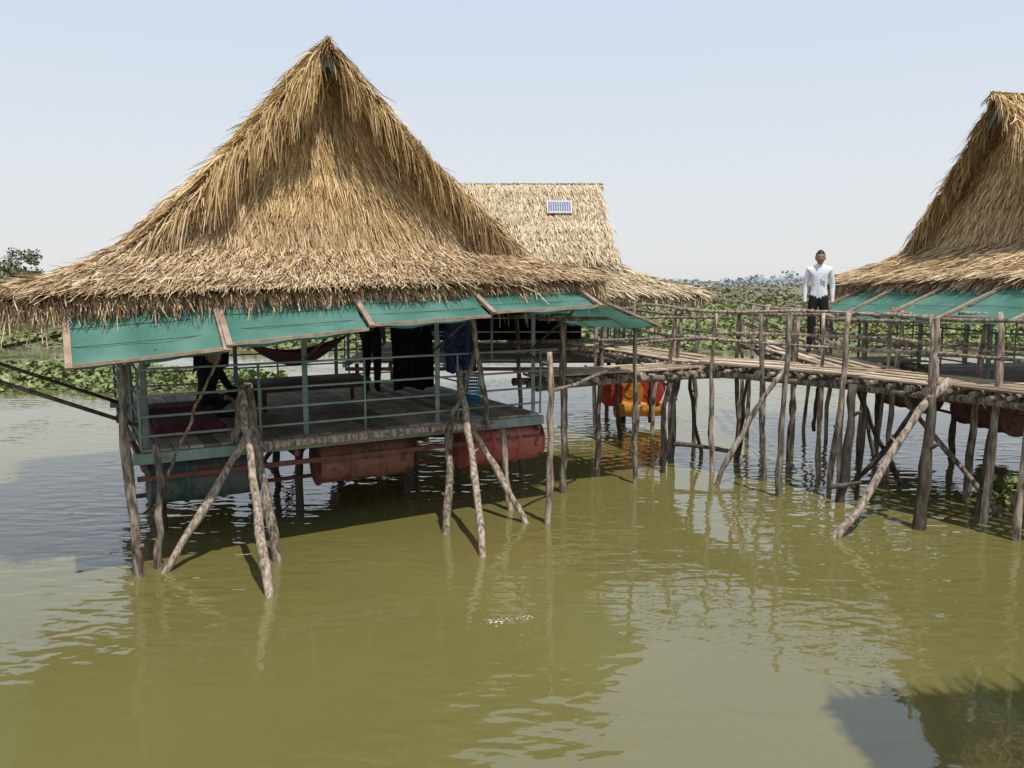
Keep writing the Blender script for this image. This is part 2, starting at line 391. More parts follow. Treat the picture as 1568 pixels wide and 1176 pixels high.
# ---- main hut
T1 = Frame((-3.74, 7.88), (.871, .491))
hut1 = empty('thatched_hut', T1(2.35, 2, 0))
W1, L1 = 4.7, 4.2
hut_roof(T1, hut1, dict(W=W1, L=L1, uc=2.22, zr=5.50, zf=3.2, ev=dict(l=-1.12, r=5.35, f=-.5, b=4.6, zl=2.65, zr=2.82), df=2000, ds=400, dl=900, dsl=900, fd=1100, rk=3600, sw=.0105, clumps=18, rdrop=.2))
hut_body(T1, hut1, W1, L1, 1.1)
aw = MB(); fr = MB()
us = [-.6, .7, 2.07, 3.45, 4.9]; zb = [2.06, 2.2, 2.34, 2.44, 2.53]; zt = [2.52, 2.60, 2.65, 2.70, 2.75]
for i in range(4):
    g = .012
    cloth_panel(aw, fr, [T1(us[i] + g, -.44, zt[i]), T1(us[i + 1] - g, -.44, zt[i + 1] - .03 * (i % 2)), T1(us[i] + g, -1.05, zb[i]), T1(us[i + 1] - g, -1.05, zb[i + 1] - .04)], sag=.03, frame=(True, i in (0, 3)))
cloth_panel(aw, fr, [T1(5.3, -.5, 2.52), T1(5.3, 1.7, 2.52), T1(6.2, -.5, 2.2), T1(6.2, 1.6, 2.12)], frame=(True, True))
cloth_panel(aw, fr, [T1(-1.0, 3.2, 2.52), T1(-1.0, -.2, 2.50), T1(-1.75, 3.2, 2.14), T1(-1.75, -.25, 2.12)], frame=(True, True))
for u in (.1, 1.7, 3.2, 4.6): fr.tube([T1(u, 0, 1.95), T1(u, -.92, 2.17 + .06 * u)], .014, 6, 1)
for v in (0, 1.5): fr.tube([T1(0, v, 1.35), T1(-1.7, v, 2.12)], .022, 6, 1)
fr.tube([T1(.2, -.1, 2.45), T1(-1.1, -.15, 2.2)], .018, 6, 1)
aw.obj('awning_cloth', [M_net], hut1); fr.obj('awning_frame', [M_batten, M_barkd], hut1)
pr = MB()
pr.stick((-3.54, 7.28, -.5), (-3.62, 7.36, 2.02), .052, .042, bend=.02, mat=0)
pr.stick((-3.40, 7.46, -.5), (-3.50, 7.7, 1.2), .038, .034, mat=0)
pr.stick((-2.03, 6.45, -.4), (-2.86, 8.3, 1.75), .043, .038, bend=.02, mat=1)
pr.stick((-2.28, 7.6, -.4), (-2.78, 8.36, 1.7), .052, .045, bend=.02, mat=0)
pr.stick((-.2, 7.42, -.4), (-.66, 9.66, 1.75), .042, .036, bend=.02, mat=1)
pr.stick((-.71, 8.36, -.4), (-.76, 9.4, 1.1), .055, .048, bend=.02, mat=0)
pr.stick((-3.55, 7.25, -.3), (-2.74, 8.2, 1.25), .043, .04, bend=.03, mat=1)
pr.stick((.4, 8.86, -.3), (-.6, 9.6, 1.15), .04, .036, bend=.03, mat=1)
pr.stick((.42, 8.94, -.5), (.43, 8.97, 2.0), .044, .034, bend=.02, mat=1)
pr.stick((-.05, 9.5, -.5), (-.1, 9.55, 1.0), .04, .038, mat=1)
pr.stick(T1(.95, -.12, 1.06), T1(3.95, -.14, 1.03), .05, .045, bend=.012, mat=1)
pr.stick(T1(.9, -.1, 1.1), T1(.98, -.1, 1.72), .05, .045, mat=0)
pr.stick(T1(3.4, -.1, 1.15), T1(3.75, -.1, 2.0), .034, .03, mat=0)
pr.stick(T1(3.85, -.15, 1.0), T1(3.55, -.35, 2.45), .034, .03, mat=0)
pr.stick(T1(.2, -.4, .9), T1(.75, -.55, 2.2), .018, .014, bend=.05, mat=0)
pr.obj('prop_poles', [M_bark, M_barkl], hut1)
rp = MB()
for u, z in ((.98, 1.08), (3.72, 1.05)):
    for k in range(5): rp.tube([T1(u + .065 * math.cos(a), -.1 + .065 * math.sin(a), z + k * .02 + .01 * math.sin(a)) for a in [j * math.pi / 5 for j in range(10)]], .007, 5)
rp.obj('rope_lashing', [nmat('rope', [(.3, (.2, .18, .14)), (.7, (.4, .36, .28))], 20)], hut1)

M_d1 = drum_mat('drum_teal', (.03, .055, .058), (.075, .105, .10), thr=.60)
M_d2 = drum_mat('drum_rust', (.12, .045, .035), (.20, .085, .06), thr=.60)
M_d3 = drum_mat('drum_red', (.30, .055, .045), (.42, .13, .10), thr=.63)
for u, v, m in ((.62, .3, M_d1), (2.40, .3, M_d2), (4.22, .25, M_d3), (.7, 2.2, M_d2), (2.4, 2.3, M_d1), (4.1, 2.2, M_d2), (.9, 3.6, M_d2), (3.6, 3.6, M_d2)):
    drum('oil_drum', T1(u, v, .72), T1.e1, 1.12, .275, m)

# ---- interior things
def rounded_box(name, T, u, v, z, su, sv, sz, mat, r=.04):
    bm = bmesh.new(); bmesh.ops.create_cube(bm, size=1)
    for q in bm.verts: q.co = Vector((q.co.x * su, q.co.y * sv, q.co.z * sz))
    bmesh.ops.bevel(bm, geom=bm.edges[:], offset=r, segments=3, affect='EDGES')
    me = bpy.data.meshes.new(name); bm.to_mesh(me); bm.free(); me.materials.append(mat)
    o = bpy.data.objects.new(name, me); COL.objects.link(o); o.location = T(u, v, z)
    o.rotation_euler.z = math.atan2(T.e1.y, T.e1.x); return o
M_maroon = nmat('maroon_fabric', [(.3, (.06, .012, .018)), (.7, (.12, .03, .04))], 12, rough=.9, bump=.005)
rounded_box('floor_cushion', T1, .55, .85, 1.17, .75, .6, .14, M_maroon)
rounded_box('floor_cushion', T1, .55, 1.7, 1.2, .75, .5, .2, M_maroon)
tb = MB()
tb.box(T1(2.3, 2.1, 1.45), (1.5, .7, .04), T1.e1, T1.e2)
for a in (-.68, .68):
    for b_ in (-.28, .28): tb.tube([T1(2.3 + a, 2.1 + b_, 1.1), T1(2.3 + a, 2.1 + b_, 1.25), T1(2.3 + a, 2.1 + b_, 1.43)], [.025, .03, .035], 8)
tb.bar(T1(1.62, 1.82, 1.38), T1(2.98, 1.82, 1.38), .02, .07); tb.bar(T1(1.62, 2.38, 1.38), T1(2.98, 2.38, 1.38), .02, .07)
recenter(tb.obj('low_table', [nmat('dark_wood', [(.3, (.05, .025, .015)), (.7, (.12, .06, .035))], 6, stretch=(1, 6, 1))]))
hm = MB(); A = T1(1.5, 2.7, 2.0); B = T1(3.05, 2.7, 2.02)
def hf(a, b):
    p = A.lerp(B, a); s = math.sin(math.pi * a)
    return p + Vector((0, 0, -.42 * s)) + T1.e2 * (b - .5) * .55 * s + Vector((0, 0, abs(b - .5) ** 1.5 * .6 * s)) + T1.e2 * .01 * math.sin(b * 40)
hm.grid(hf, 24, 16)
hm.tube([T1(1.2, 3.0, 2.5), A], .008, 5, 0); hm.tube([B, T1(3.4, 2.9, 2.5)], .008, 5, 0)
recenter(hm.obj('hammock', [nmat('hammock_fabric', [(.35, (.06, .02, .035)), (.5, (.2, .1, .1)), (.65, (.07, .02, .04))], 14, stretch=(.5, 4, 4))]))
bk = MB(); c = T1(4.42, 1.35, 1.1)
nz = 9; ns = 22
for k in range(nz):
    z = k / (nz - 1) * .38; r = .105 + .03 * k / (nz - 1)
    bk.tube([c + Vector((r * math.cos(a), r * math.sin(a), z + .004)) for a in [j * 2 * math.pi / 24 for j in range(25)]][:-1] + [c + Vector((r * .9999, -.001, z + .004))], .009 if 0 < k < nz - 1 else .014, 5)
for j in range(ns):
    a = j * 2 * math.pi / ns
    bk.bar(c + Vector((.105 * math.cos(a), .105 * math.sin(a), 0)), c + Vector((.135 * math.cos(a), .135 * math.sin(a), .38)), .016, .006)
bk.tube([c + Vector((0, 0, .0)), c + Vector((0, 0, .012))], .105, 20)
recenter(bk.obj('plastic_basket', [nmat('blue_plastic', [(.3, (.01, .20, .42)), (.7, (.02, .30, .56))], 5, rough=.35)]))
def drape(name, P0, P1, z0, z1, mat, folds=5, amp=.04):
    mb = MB(); P0 = Vector(P0); P1 = Vector(P1); d = (P1 - P0).normalized(); nn = Vector((-d.y, d.x, 0)); ph = random.random() * 6
    def f(a, b):
        p = P0.lerp(P1, a + .03 * math.sin(b * 4 + ph)); p.z = z0 + (z1 + .03 * math.sin(a * 9 + ph) - z0) * b
        return p + nn * amp * (.3 + b) * math.sin(a * folds * 6.28 + ph + b)
    mb.grid(f, 40, 16); mb.tube([P0 + Vector((0, 0, z0 + .01)) - d * .1, P1 + Vector((0, 0, z0 + .01)) + d * .1], .012, 6)
    o = mb.obj(name, [mat]); recenter(o); return o
def pattern_mat():
    m, nt, b = new_mat('blue_pattern_cloth'); tc = nt.nodes.new('ShaderNodeTexCoord'); v = nt.nodes.new('ShaderNodeTexVoronoi'); v.inputs['Scale'].default_value = 14
    nt.links.new(tc.outputs['Object'], v.inputs[0]); r = ramp(nt, [(.0, (.16, .2, .3)), (.3, (.012, .03, .10)), (1, (.01, .02, .07))])
    nt.links.new(v.outputs['Distance'], r.inputs[0]); nt.links.new(r.outputs[0], b.inputs['Base Color']); b.inputs['Roughness'].default_value = .9; return m
Z0 = lambda u, v: T1(u, v, 0)
drape('hanging_patterned_cloth', Z0(4.25, 1.9), Z0(4.85, 2.1), 2.4, 1.45, pattern_mat(), 2, .03)
drape('hanging_dark_cloth', Z0(3.55, 2.3), Z0(4.2, 2.3), 2.55, 1.2, M_dark, 4)
drape('hanging_dark_cloth', Z0(1.0, 3.6), Z0(1.5, 3.6), 2.6, 1.5, M_dark, 3)

# ---- right hut
T2 = Frame((6.43, 14.72), (.12, -.99))
hut2 = empty('thatched_hut', T2(2.35, 2, 0))
hut_roof(T2, hut2, dict(W=4.7, L=4.2, zr=5.58, zf=3.42, fl=.62, ev=dict(l=-.95, r=5.5, f=-.5, b=4.6, zl=2.74, zr=2.88), df=1300, ds=350, fd=700, rk=2300, sw=.0135, clumps=10, rdrop=.1))
hut_body(T2, hut2, 4.7, 4.2, 1.25, under=2)
aw = MB(); fr = MB()
cc = [(.7, 1.9), (1.9, 3.1), (3.15, 4.3), (4.35, 5.6)]
for i, (a, b) in enumerate(cc):
    dz = .03 * i; ov = .1 * (i >= 2)
    cloth_panel(aw, fr, [T2(a + .3 * (i == 0), -.42, 2.70 + dz), T2(b, -.42, 2.70 + dz), T2(a + .02, -1.35 - ov, 2.24 + dz), T2(b, -1.35 - ov, 2.25 + dz)], sag=.05, frame=(True, i % 2 == 1))
aw.obj('awning_cloth', [M_net], hut2); fr.obj('awning_frame', [M_batten, M_barkd], hut2)
for u, v in ((1, .4), (3, .4), (1, 2.4), (3, 2.4)): drum('oil_drum', T2(u, v, .85), T2.e1, 1.1, .275, M_d2)

# ---- rear hut
T3 = Frame((2.5, 15.65), (0, 1))
hut3 = empty('thatched_hut', T3(2.35, 2, 0))
hut_roof(T3, hut3, dict(W=4.7, L=5.8, zr=4.88, zf=3.2, ev=dict(l=-.5, r=5.2, f=-1.15, b=6, zl=2.55, zr=2.55), df=550, ds=350, dl=1000, dsl=1100, dsr=200, fd=450, rk=700, sw=.018, clumps=3, rdrop=0, straw=M_straw_pale))
hut_body(T3, hut3, 4.7, 5.8, 1.25, under=2)
wl = MB(); wl.box(T3(.3, 1.9, 2.75), (.04, 2.6, .5), T3.e1, T3.e2, 0)
for k in range(18): wl.box(T3(.27, .65 + k * .147, 2.75), (.02, .05, .5), T3.e1, T3.e2, 0)
wl.box(T3(4.5, 3, 2.0), (.04, 4.5, 1.4), T3.e1, T3.e2, 1)
wl.obj('wall_panels', [M_maroon, M_dark], hut3)
aw = MB(); fr = MB()
cloth_panel(aw, fr, [T3(-.2, 2.9, 2.5), T3(-.2, 1.0, 2.5), T3(-1.0, 2.9, 2.25), T3(-1.0, 1.0, 2.25)])
aw.obj('awning_cloth', [M_net], hut3); fr.obj('awning_frame', [M_batten, M_barkd], hut3)
M_dy = drum_mat('drum_orange', (.42, .16, .02), (.58, .27, .03), thr=.62); M_dr = drum_mat('drum_bright_red', (.32, .03, .02), (.42, .06, .03), thr=.62)
for x, m in ((2.05, M_dr), (2.42, M_dy), (2.8, M_dr)): drum('oil_drum', (x, 15.9, .62), (.25, 1, 0), .95, .26, m)
drum('oil_drum', (2.5, 15.55, .30), (1, .1, 0), .95, .17, M_dy)
sp = MB(); sl = Vector((0, -1.08, -.91)).normalized()
nr = Vector((1, 0, 0)).cross(sl).normalized(); nr = -nr if nr.z < 0 else nr
pc = Vector((1.0, 17.25, 4.24)) + nr * .13
sp.box(pc, (.52, .42, .03), (1, 0, 0), sl, 0)
for i in range(10): sp.box(pc + Vector((1, 0, 0)) * (-.22 + i * .049) + nr * .018, (.038, .35, .006), (1, 0, 0), sl, 1)
recenter(sp.obj('solar_panel', [nmat('white_frame', [(.3, (.6, .6, .6)), (.7, (.75, .75, .75))], 5, rough=.4), nmat('solar_cell', [(.3, (.12, .14, .2)), (.7, (.2, .22, .3))], 5, rough=.2, spec=.6)]))

# ------------------------------------------------------------------ walkway
ww = empty('wooden_walkway', (3.5, 11.2, 0))
posts = MB(); rails = MB(); logs = MB(); planks = MB()
def path(pts, w, z, side=(1, 1), step=.2, rail_z=(.74, .38), post_step=.95, dens=1):
    pts = [Vector((p[0], p[1], 0)) for p in pts]
    for si, (a, b) in enumerate(zip(pts[:-1], pts[1:])):
        d = b - a; L = d.length; d.normalize(); n = Vector((-d.y, d.x, 0))
        k = int(L / step)
        for i in range(k + 1):
            c = a + d * (i + random.uniform(-.2, .2)) * L / k; c.z = z - .075 + random.uniform(-.012, .012); sk = d * random.uniform(-.05, .05)
            e1 = w / 2 + random.uniform(.03, .16); e2 = w / 2 + random.uniform(.03, .16)
            logs.stick(c - n * e1 - sk, c + n * e2 + sk, random.uniform(.026, .042), None, .02, n=5, mat=random.choice((0, 0, 1)), seg=7)
        for off in (-w / 2 + .06, w / 2 - .06, -.05):
            p0 = a + n * off - d * .2; p1 = b + n * off + d * .2; p0.z = p1.z = z - .155
            logs.stick(p0, p1, .048, .042, .012, n=9, mat=0)
        nb = int(w / .17)
        for j in range(nb):
            y = -w / 2 + (j + .5) * w / nb; s = random.uniform(-.25, .05)
            while s < L:
                l = random.uniform(1.2, 2.4); e = min(s + l, L + random.uniform(0, .2)); sk = random.uniform(-.03, .03)
                p0 = a + d * s + n * (y - sk); p1 = a + d * (e - .02) + n * (y + sk); zz = z - .022 + random.uniform(-.006, .012)
                p0.z = zz + random.uniform(0, .012); p1.z = zz + random.uniform(0, .012)
                planks.bar(p0, p1, random.uniform(.10, .155), .022, 0); s += l
        for sg, on in ((-1, side[0]), (1, side[1])):
            if not on: continue
            kk = max(1, int(round(L / post_step)))
            for i in range(0 if si == 0 else 1, kk + 1):
                q = a + d * L * i / kk + n * sg * (w / 2 + .07) + d * random.uniform(-.1, .1)
                top = q.copy(); top.z = z + rail_z[0] + random.uniform(-.03, .12); bot = q + Vector((random.uniform(-.12, .12), random.uniform(-.08, .08), -.6))
                posts.stick(bot, top, random.uniform(.036, .05), random.uniform(.024, .032), .024, n=11, mat=random.choice((0, 1)))
            for rz in rail_z:
                p0 = a - d * .25 + n * sg * (w / 2 + .03); p1 = b + d * .25 + n * sg * (w / 2 + .03)
                m = (p0 + p1) / 2; p0.z = z + rz + random.uniform(-.05, .05); p1.z = z + rz + random.uniform(-.05, .05)
                if L > 3:
                    m.z = z + rz + random.uniform(-.04, .04)
                    rails.stick(p0, m + d * .3, .026, .019, .02, mat=random.choice((0, 1))); rails.stick(m - d * .3 + Vector((0, 0, .03)), p1, .026, .019, .02, mat=random.choice((0, 1)))
                else: rails.stick(p0, p1, .026, .019, .02, mat=random.choice((0, 1)))
        kk = int(round(L / 1.3 * dens))
        for i in range(kk):
            q = a + d * random.uniform(.1, .9) * L + n * random.uniform(-w / 2, w / 2); r = q + d * random.uniform(-.8, .8) + n * random.uniform(-.3, .3)
            t = q.copy(); t.z = z - .1; r.z = -.5 if random.random() < .7 else .3
            posts.stick(r, t, random.uniform(.026, .04), .026, .04, mat=2)
path([(1.62, 15.5), (3.02, 12.15), (4.72, 10.55), (5.35, 9.55), (6.0, 8.65), (7.8, 6.2)], 1.05, 1.6, post_step=1.25)
path([(.35, 10.75), (2.75, 11.95)], .8, 1.56, side=(1, 1), post_step=1.3, dens=.6)
path([(4.95, 11.2), (5.0, 13.9), (5.3, 16.5)], .95, 1.58, side=(1, 1), post_step=1.5, dens=.6)
path([(5.4, 12.6), (6.3, 12.7)], .8, 1.56, side=(0, 0), dens=0)
for q, zt_ in (((1.32, 11.93), 2.15), ((3.54, 10.15), 2.4), ((4.23, 9.99), 2.4), ((5.47, 8.94), 2.45), ((2.58, 12.7), 2.3)):
    posts.stick((q[0], q[1], -.6), (q[0] + random.uniform(-.04, .06), q[1] + .05, zt_), .05, .032, .02, mat=random.choice((0, 1)))
posts.stick((4.18, 9.9, -.5), (4.32, 10.0, 1.5), .07, .05, .03, mat=2)
posts.stick((4.60, 8.75, -.5), (4.75, 8.9, 1.5), .08, .055, .03, mat=2)
posts.stick((4.75, 8.92, 1.3), (4.78, 8.95, 2.4), .035, .028, .02, mat=1)
posts.stick((3.45, 8.42, -.1), (4.95, 8.95, 1.68), .045, .045, .04, mat=1)
posts.stick((2.75, 10.75, -.15), (3.66, 10.6, 1.62), .04, .034, .04, mat=1)
posts.stick((5.95, 9.1, -.2), (5.05, 10.6, 1.5), .035, .03, .04, mat=0)
posts.stick((4.4, 10.9, -.4), (5.5, 10.3, 1.5), .035, .03, .04, mat=2)
posts.stick((5.6, 10.9, -.4), (4.5, 10.4, 1.5), .035, .03, .04, mat=2)
posts.stick((4.0, 9.75, .22), (5.5, 10.3, .2), .03, .03, .04, mat=2)
posts.stick((2.3, 11.8, .35), (3.3, 11.5, .3), .03, .03, .04, mat=2)
rails.stick((.43, 9.0, 1.85), (.2, 10.4, 1.85), .025, .02, .02, mat=0)
rails.stick((.43, 9.0, 1.55), (1.5, 11.0, 1.6), .025, .02, .02, mat=0)
posts.obj('posts', [M_bark, M_barkl, M_barkd], ww); rails.obj('rails', [M_bark, M_barkl], ww)
logs.obj('cross_logs', [M_bark, M_barkl], ww); planks.obj('walkway_planks', [M_plank], ww)

# ------------------------------------------------------------------ people
M_skin = nmat('skin', [(.3, (.28, .15, .09)), (.7, (.35, .20, .12))], 6, rough=.55); M_hair = nmat('hair', [(.3, (.008, .007, .006)), (.7, (.02, .017, .015))], 40, rough=.5, bump=.002)
M_shirt = nmat('white_shirt', [(.3, (.68, .70, .75)), (.7, (.74, .76, .79))], 5, rough=.8, bump=.015)
M_trou = nmat('black_trousers', [(.3, (.01, .01, .012)), (.7, (.02, .02, .024))], 6, rough=.8, bump=.004)
M_shoe = nmat('shoe', [(.3, (.015, .012, .01)), (.7, (.03, .025, .02))], 6, rough=.4)
M_eye = nmat('eye_white', [(.3, (.5, .48, .45)), (.7, (.6, .58, .55))], 3, rough=.3); M_lip = nmat('lip', [(.3, (.2, .08, .06)), (.7, (.25, .1, .08))], 5)

STAND = dict(pelvis=(0, 0, .93), spine=(0, -.01, 1.09), chest=(0, 0, 1.27), upch=(0, .01, 1.40), neck=(0, .012, 1.475), head=(0, 0, 1.53),
             shL=(.165, .01, 1.395), elL=(.215, .03, 1.12), wrL=(.215, -.02, .885), paL=(.210, -.04, .82),
             shR=(-.165, .01, 1.395), elR=(-.215, .03, 1.12), wrR=(-.215, -.02, .885), paR=(-.210, -.04, .82),
             hiL=(.088, 0, .87), knL=(.10, -.01, .48), anL=(.11, .02, .09), toL=(.135, -.12, .04),
             hiR=(-.088, 0, .87), knR=(-.10, -.01, .48), anR=(-.11, .02, .09), toR=(-.135, -.12, .04))
SIT = dict(STAND)
SIT.update(pelvis=(0, .1, .12), spine=(0, .08, .28), chest=(0, .04, .46), upch=(0, 0, .59), neck=(0, -.02, .665), head=(0, -.05, .72),
           shL=(.16, .0, .585), elL=(.24, -.1, .34), wrL=(.16, -.32, .33), paL=(.12, -.38, .32), shR=(-.16, .0, .585), elR=(-.24, -.08, .34), wrR=(-.2, -.3, .3), paR=(-.18, -.36, .29),
           hiL=(.09, .06, .11), knL=(.22, -.33, .36), anL=(.1, -.45, .06), toL=(.1, -.58, .04), hiR=(-.09, .06, .11), knR=(-.36, -.3, .14), anR=(-.05, -.36, .06), toR=(.05, -.42, .04))
RAD = dict(pelvis=(.135, .105), spine=(.125, .09), chest=(.145, .10), upch=(.12, .09), neck=(.053, .053), head=(.05, .05), sh=(.062, .06), el=(.046, .046), wr=(.031, .03), pa=(.038, .02), hi=(.098, .095), kn=(.064, .064), an=(.047, .047), to=(.042, .03))
BONES = [('pelvis', 'spine', 0), ('spine', 'chest', 0), ('chest', 'upch', 0), ('upch', 'neck', 0), ('neck', 'head', 2)]
for s_ in 'LR':
    BONES += [('upch', 'sh' + s_, 0), ('sh' + s_, 'el' + s_, 0), ('el' + s_, 'wr' + s_, 0), ('wr' + s_, 'pa' + s_, 2), ('pelvis', 'hi' + s_, 1), ('hi' + s_, 'kn' + s_, 1), ('kn' + s_, 'an' + s_, 1), ('an' + s_, 'to' + s_, 3)]

def person(name, loc, yaw, pose, mats, headturn=0.0):
    par = empty(name, loc)
    names = list(pose.keys()); idx = {k: i for i, k in enumerate(names)}
    me = bpy.data.meshes.new('tmp'); me.from_pydata([pose[k] for k in names], [(idx[a], idx[b]) for a, b, _ in BONES], [])
    o = bpy.data.objects.new('tmp', me); COL.objects.link(o)
    md = o.modifiers.new('s', 'SKIN'); md.use_smooth_shade = True
    for k in names:
        key = k if k in RAD else k[:2]
        me.skin_vertices[0].data[idx[k]].radius = RAD[key]
        me.skin_vertices[0].data[idx[k]].use_root = (k == 'pelvis')
    o.modifiers.new('b', 'SUBSURF').levels = 2
    dg = bpy.context.evaluated_depsgraph_get(); dg.update()
    m2 = bpy.data.meshes.new_from_object(o.evaluated_get(dg)); bpy.data.objects.remove(o)
    m2.materials.clear()
    for m in mats: m2.materials.append(m)
    segs = [(Vector(pose[a]), Vector(pose[b]), k, RAD[a if a in RAD else a[:2]][0]) for a, b, k in BONES]
    for p in m2.polygons:
        c = p.center; best = 9; bi = 0
        for a, b, k, r in segs:
            ab = b - a; t = max(0, min(1, (c - a).dot(ab) / ab.length_squared)); d = (c - a - ab * t).length - r * .6
            if d < best: best = d; bi = k
        p.material_index = bi; p.use_smooth = True
    body = bpy.data.objects.new('body', m2); COL.objects.link(body); body.parent = par
    par.rotation_euler.z = yaw
    hb = MB()
    for s_, sg in (('L', 1), ('R', -1)):
        w = Vector(pose['wr' + s_]); pa = Vector(pose['pa' + s_]); d = (pa - w).normalized(); wid = Vector((0, -1, 0)) if abs(d.z) > .6 else Vector((1, 0, 0))
        wid = (wid - d * wid.dot(d)).normalized(); inn = Vector((-sg, 0, 0)) if abs(d.z) > .6 else Vector((0, 0, -1))
        for j, (off, fl) in enumerate(((.028, .068), (.01, .078), (-.008, .072), (-.025, .056))):
            b0 = pa + wid * off - d * .005; p1 = b0 + d * (.02 + fl * .4) + inn * .006; p2 = p1 + d * fl * .35 + inn * .012; p3 = p2 + d * fl * .25 + inn * .018
            hb.tube([b0, p1, p2, p3], [.0095, .0088, .0078, .0055], 8)
        b0 = pa + wid * .022 - d * .04; hb.tube([b0, b0 + wid * .025 + d * .022 + inn * .005, b0 + wid * .032 + d * .05 + inn * .012], [.012, .010, .007], 8)
    f = hb.obj('fingers', [mats[2]]); f.parent = par
    bm = bmesh.new(); bmesh.ops.create_uvsphere(bm, u_segments=36, v_segments=28, radius=1)
    for v in bm.verts:
        x, y, z = v.co
        lowk = max(0, -z); w = 1 - .34 * lowk ** 1.6; dd = 1 - .12 * lowk
        X = x * .074 * w; Y = y * .094 * dd - (.012 * lowk if y < 0 else -.0); Zz = z * .118
        if y < 0:
            nb = math.exp(-((x * .074) / .012) ** 2) * math.exp(-((Zz + .018) / .022) ** 2); Y -= .02 * nb * (-y)
            br = math.exp(-((Zz - .022) / .01) ** 2) * (abs(X) < .055); Y -= .004 * br
            for ex in (-.03, .03): Y += .010 * math.exp(-((X - ex) / .014) ** 2 - ((Zz - .004) / .012) ** 2)
            Y -= .006 * math.exp(-(X / .02) ** 2 - ((Zz + .052) / .010) ** 2)
            Y -= .008 * math.exp(-(X / .022) ** 2 - ((Zz + .098) / .014) ** 2)
        v.co = (X, Y, Zz)
    for fce in bm.faces: fce.smooth = True
    def blob(c, r, mi):
        g = bmesh.ops.create_uvsphere(bm, u_segments=12, v_segments=8, radius=1)
        for v in g['verts']: v.co = Vector((v.co.x * r[0] + c[0], v.co.y * r[1] + c[1], v.co.z * r[2] + c[2]))
        for fce in {q for v in g['verts'] for q in v.link_faces}: fce.material_index = mi; fce.smooth = True
    for sg in (-1, 1):
        blob((sg * .030, -.078, .004), (.012, .008, .0065), 2); blob((sg * .030, -.0855, .004), (.0055, .003, .0055), 1)
        blob((sg * .030, -.090, .023), (.016, .004, .003), 1); blob((sg * .076, .008, -.005), (.009, .018, .03), 0)
    blob((0, -.098, -.050), (.022, .005, .0045), 3); blob((0, -.097, -.058), (.018, .005, .005), 3)
    g = bmesh.ops.create_uvsphere(bm, u_segments=40, v_segments=30, radius=1)
    dele = []
    for v in g['verts']:
        x, y, z = v.co; hl = .48 if y < -.25 else (.48 - (y + .25) * 1.25 if y < .45 else -.395)
        if z < hl - .04: dele.append(v)
        q = 1.0 + .02 * math.sin(x * 31 + z * 17) * math.sin(y * 29)
        v.co = (x * .081 * q, y * .101 * q + .003, z * .128 * q + .002)
    hairf = {q for v in g['verts'] for q in v.link_faces}
    for fce in hairf: fce.material_index = 1; fce.smooth = True
    bmesh.ops.delete(bm, geom=dele, context='VERTS')
    hm_ = bpy.data.meshes.new('head'); bm.to_mesh(hm_); bm.free()
    for m in (mats[2], M_hair, M_eye, M_lip): hm_.materials.append(m)
    ho = bpy.data.objects.new('head', hm_); COL.objects.link(ho); ho.parent = par
    hp = Vector(pose['head']); ho.location = hp + Vector((0, -.012, .06)); ho.rotation_euler.z = headturn
    cl = MB(); nk = Vector(pose['neck'])
    for sg in (-1, 1):
        pts = [nk + Vector((sg * .062 * math.sin(a), -.066 * math.cos(a), -.03 + .028 * (a / math.pi))) for a in [.12 + i * (math.pi - .12) / 8 for i in range(9)]]
        cl.grid(lambda a, b: pts[min(8, int(a * 8 + .5))] + Vector((0, 0, .035 * b)) - (pts[min(8, int(a * 8 + .5))] - nk) * .18 * b, 8, 2)
    if pose is STAND:
        for k in range(6):
            zz = 1.40 - k * .07; cl.tube([Vector((0, -.112, zz)), Vector((0, -.119, zz))], .006, 8, 1)
        cl.box((.075, -.108, 1.26), (.09, .006, .10), (1, 0, 0), (0, 1, .0), 0)
    c = cl.obj('collar', [mats[0], M_eye]); c.parent = par
    return par

person('standing_man', (5.12, 13.38, 1.585), math.radians(-17), STAND, [M_shirt, M_trou, M_skin, M_shoe])
M_gsh = nmat('grey_shirt', [(.3, (.10, .11, .13)), (.7, (.16, .17, .2))], 5, rough=.85)
q = T1(3.4, 2.7, 1.1); person('standing_man', q, math.radians(150), STAND, [M_gsh, M_trou, M_skin, M_skin])
q = T1(.95, 1.7, 1.1); person('seated_man', q, math.radians(75), SIT, [M_dark, M_trou, M_skin, M_skin])

# ------------------------------------------------------------------ ground / marsh
def sm(a, b, x):
    t = np.clip((x - a) / (b - a), 0, 1); return t * t * (3 - 2 * t)
def gh(x, y):
    edge = 19.3 + 11.5 * sm(-9, 3, x) + 1.6 * sines(x, y * .2, 21, .35) + .6 * sines(x, y, 22, 1.2)
    inside = np.clip((y - edge) * .4, -1, 1)
    inside = np.where(y < 10, -1, inside)
    pool = sines(x * .5, y * 1.8, 33, .16)
    thr = np.where(y < 34, .14, .10)
    lake = np.clip((pool - thr) * 8, 0, 1) * (y < 78)
    ch = np.exp(-((y - (27.5 + 1.5 * np.sin(x * .3))) / 2.6) ** 2) * sm(2, -4, x)
    h = inside * .16 - lake * .5 - ch * .6
    land = sm(74, 96, y + 6 * sines(x, y, 44, .05))
    h = h * (1 - land) + land * (.35 + .2 * sines(x, y, 55, .08))
    return np.clip(h, -.5, 1.0) - .02
na, nr_ = 420, 190
ra = np.concatenate([[0.01], np.geomspace(3, 3500, nr_)]); an = np.linspace(0, 2 * np.pi, na, endpoint=False)
RR, AA = np.meshgrid(ra, an, indexing='ij'); X = RR * np.cos(AA); Y = RR * np.sin(AA); Zg = gh(X, Y)
V = np.stack([X, Y, Zg], -1).reshape(-1, 3)
i, j = np.meshgrid(np.arange(nr_), np.arange(na), indexing='ij'); j2 = (j + 1) % na
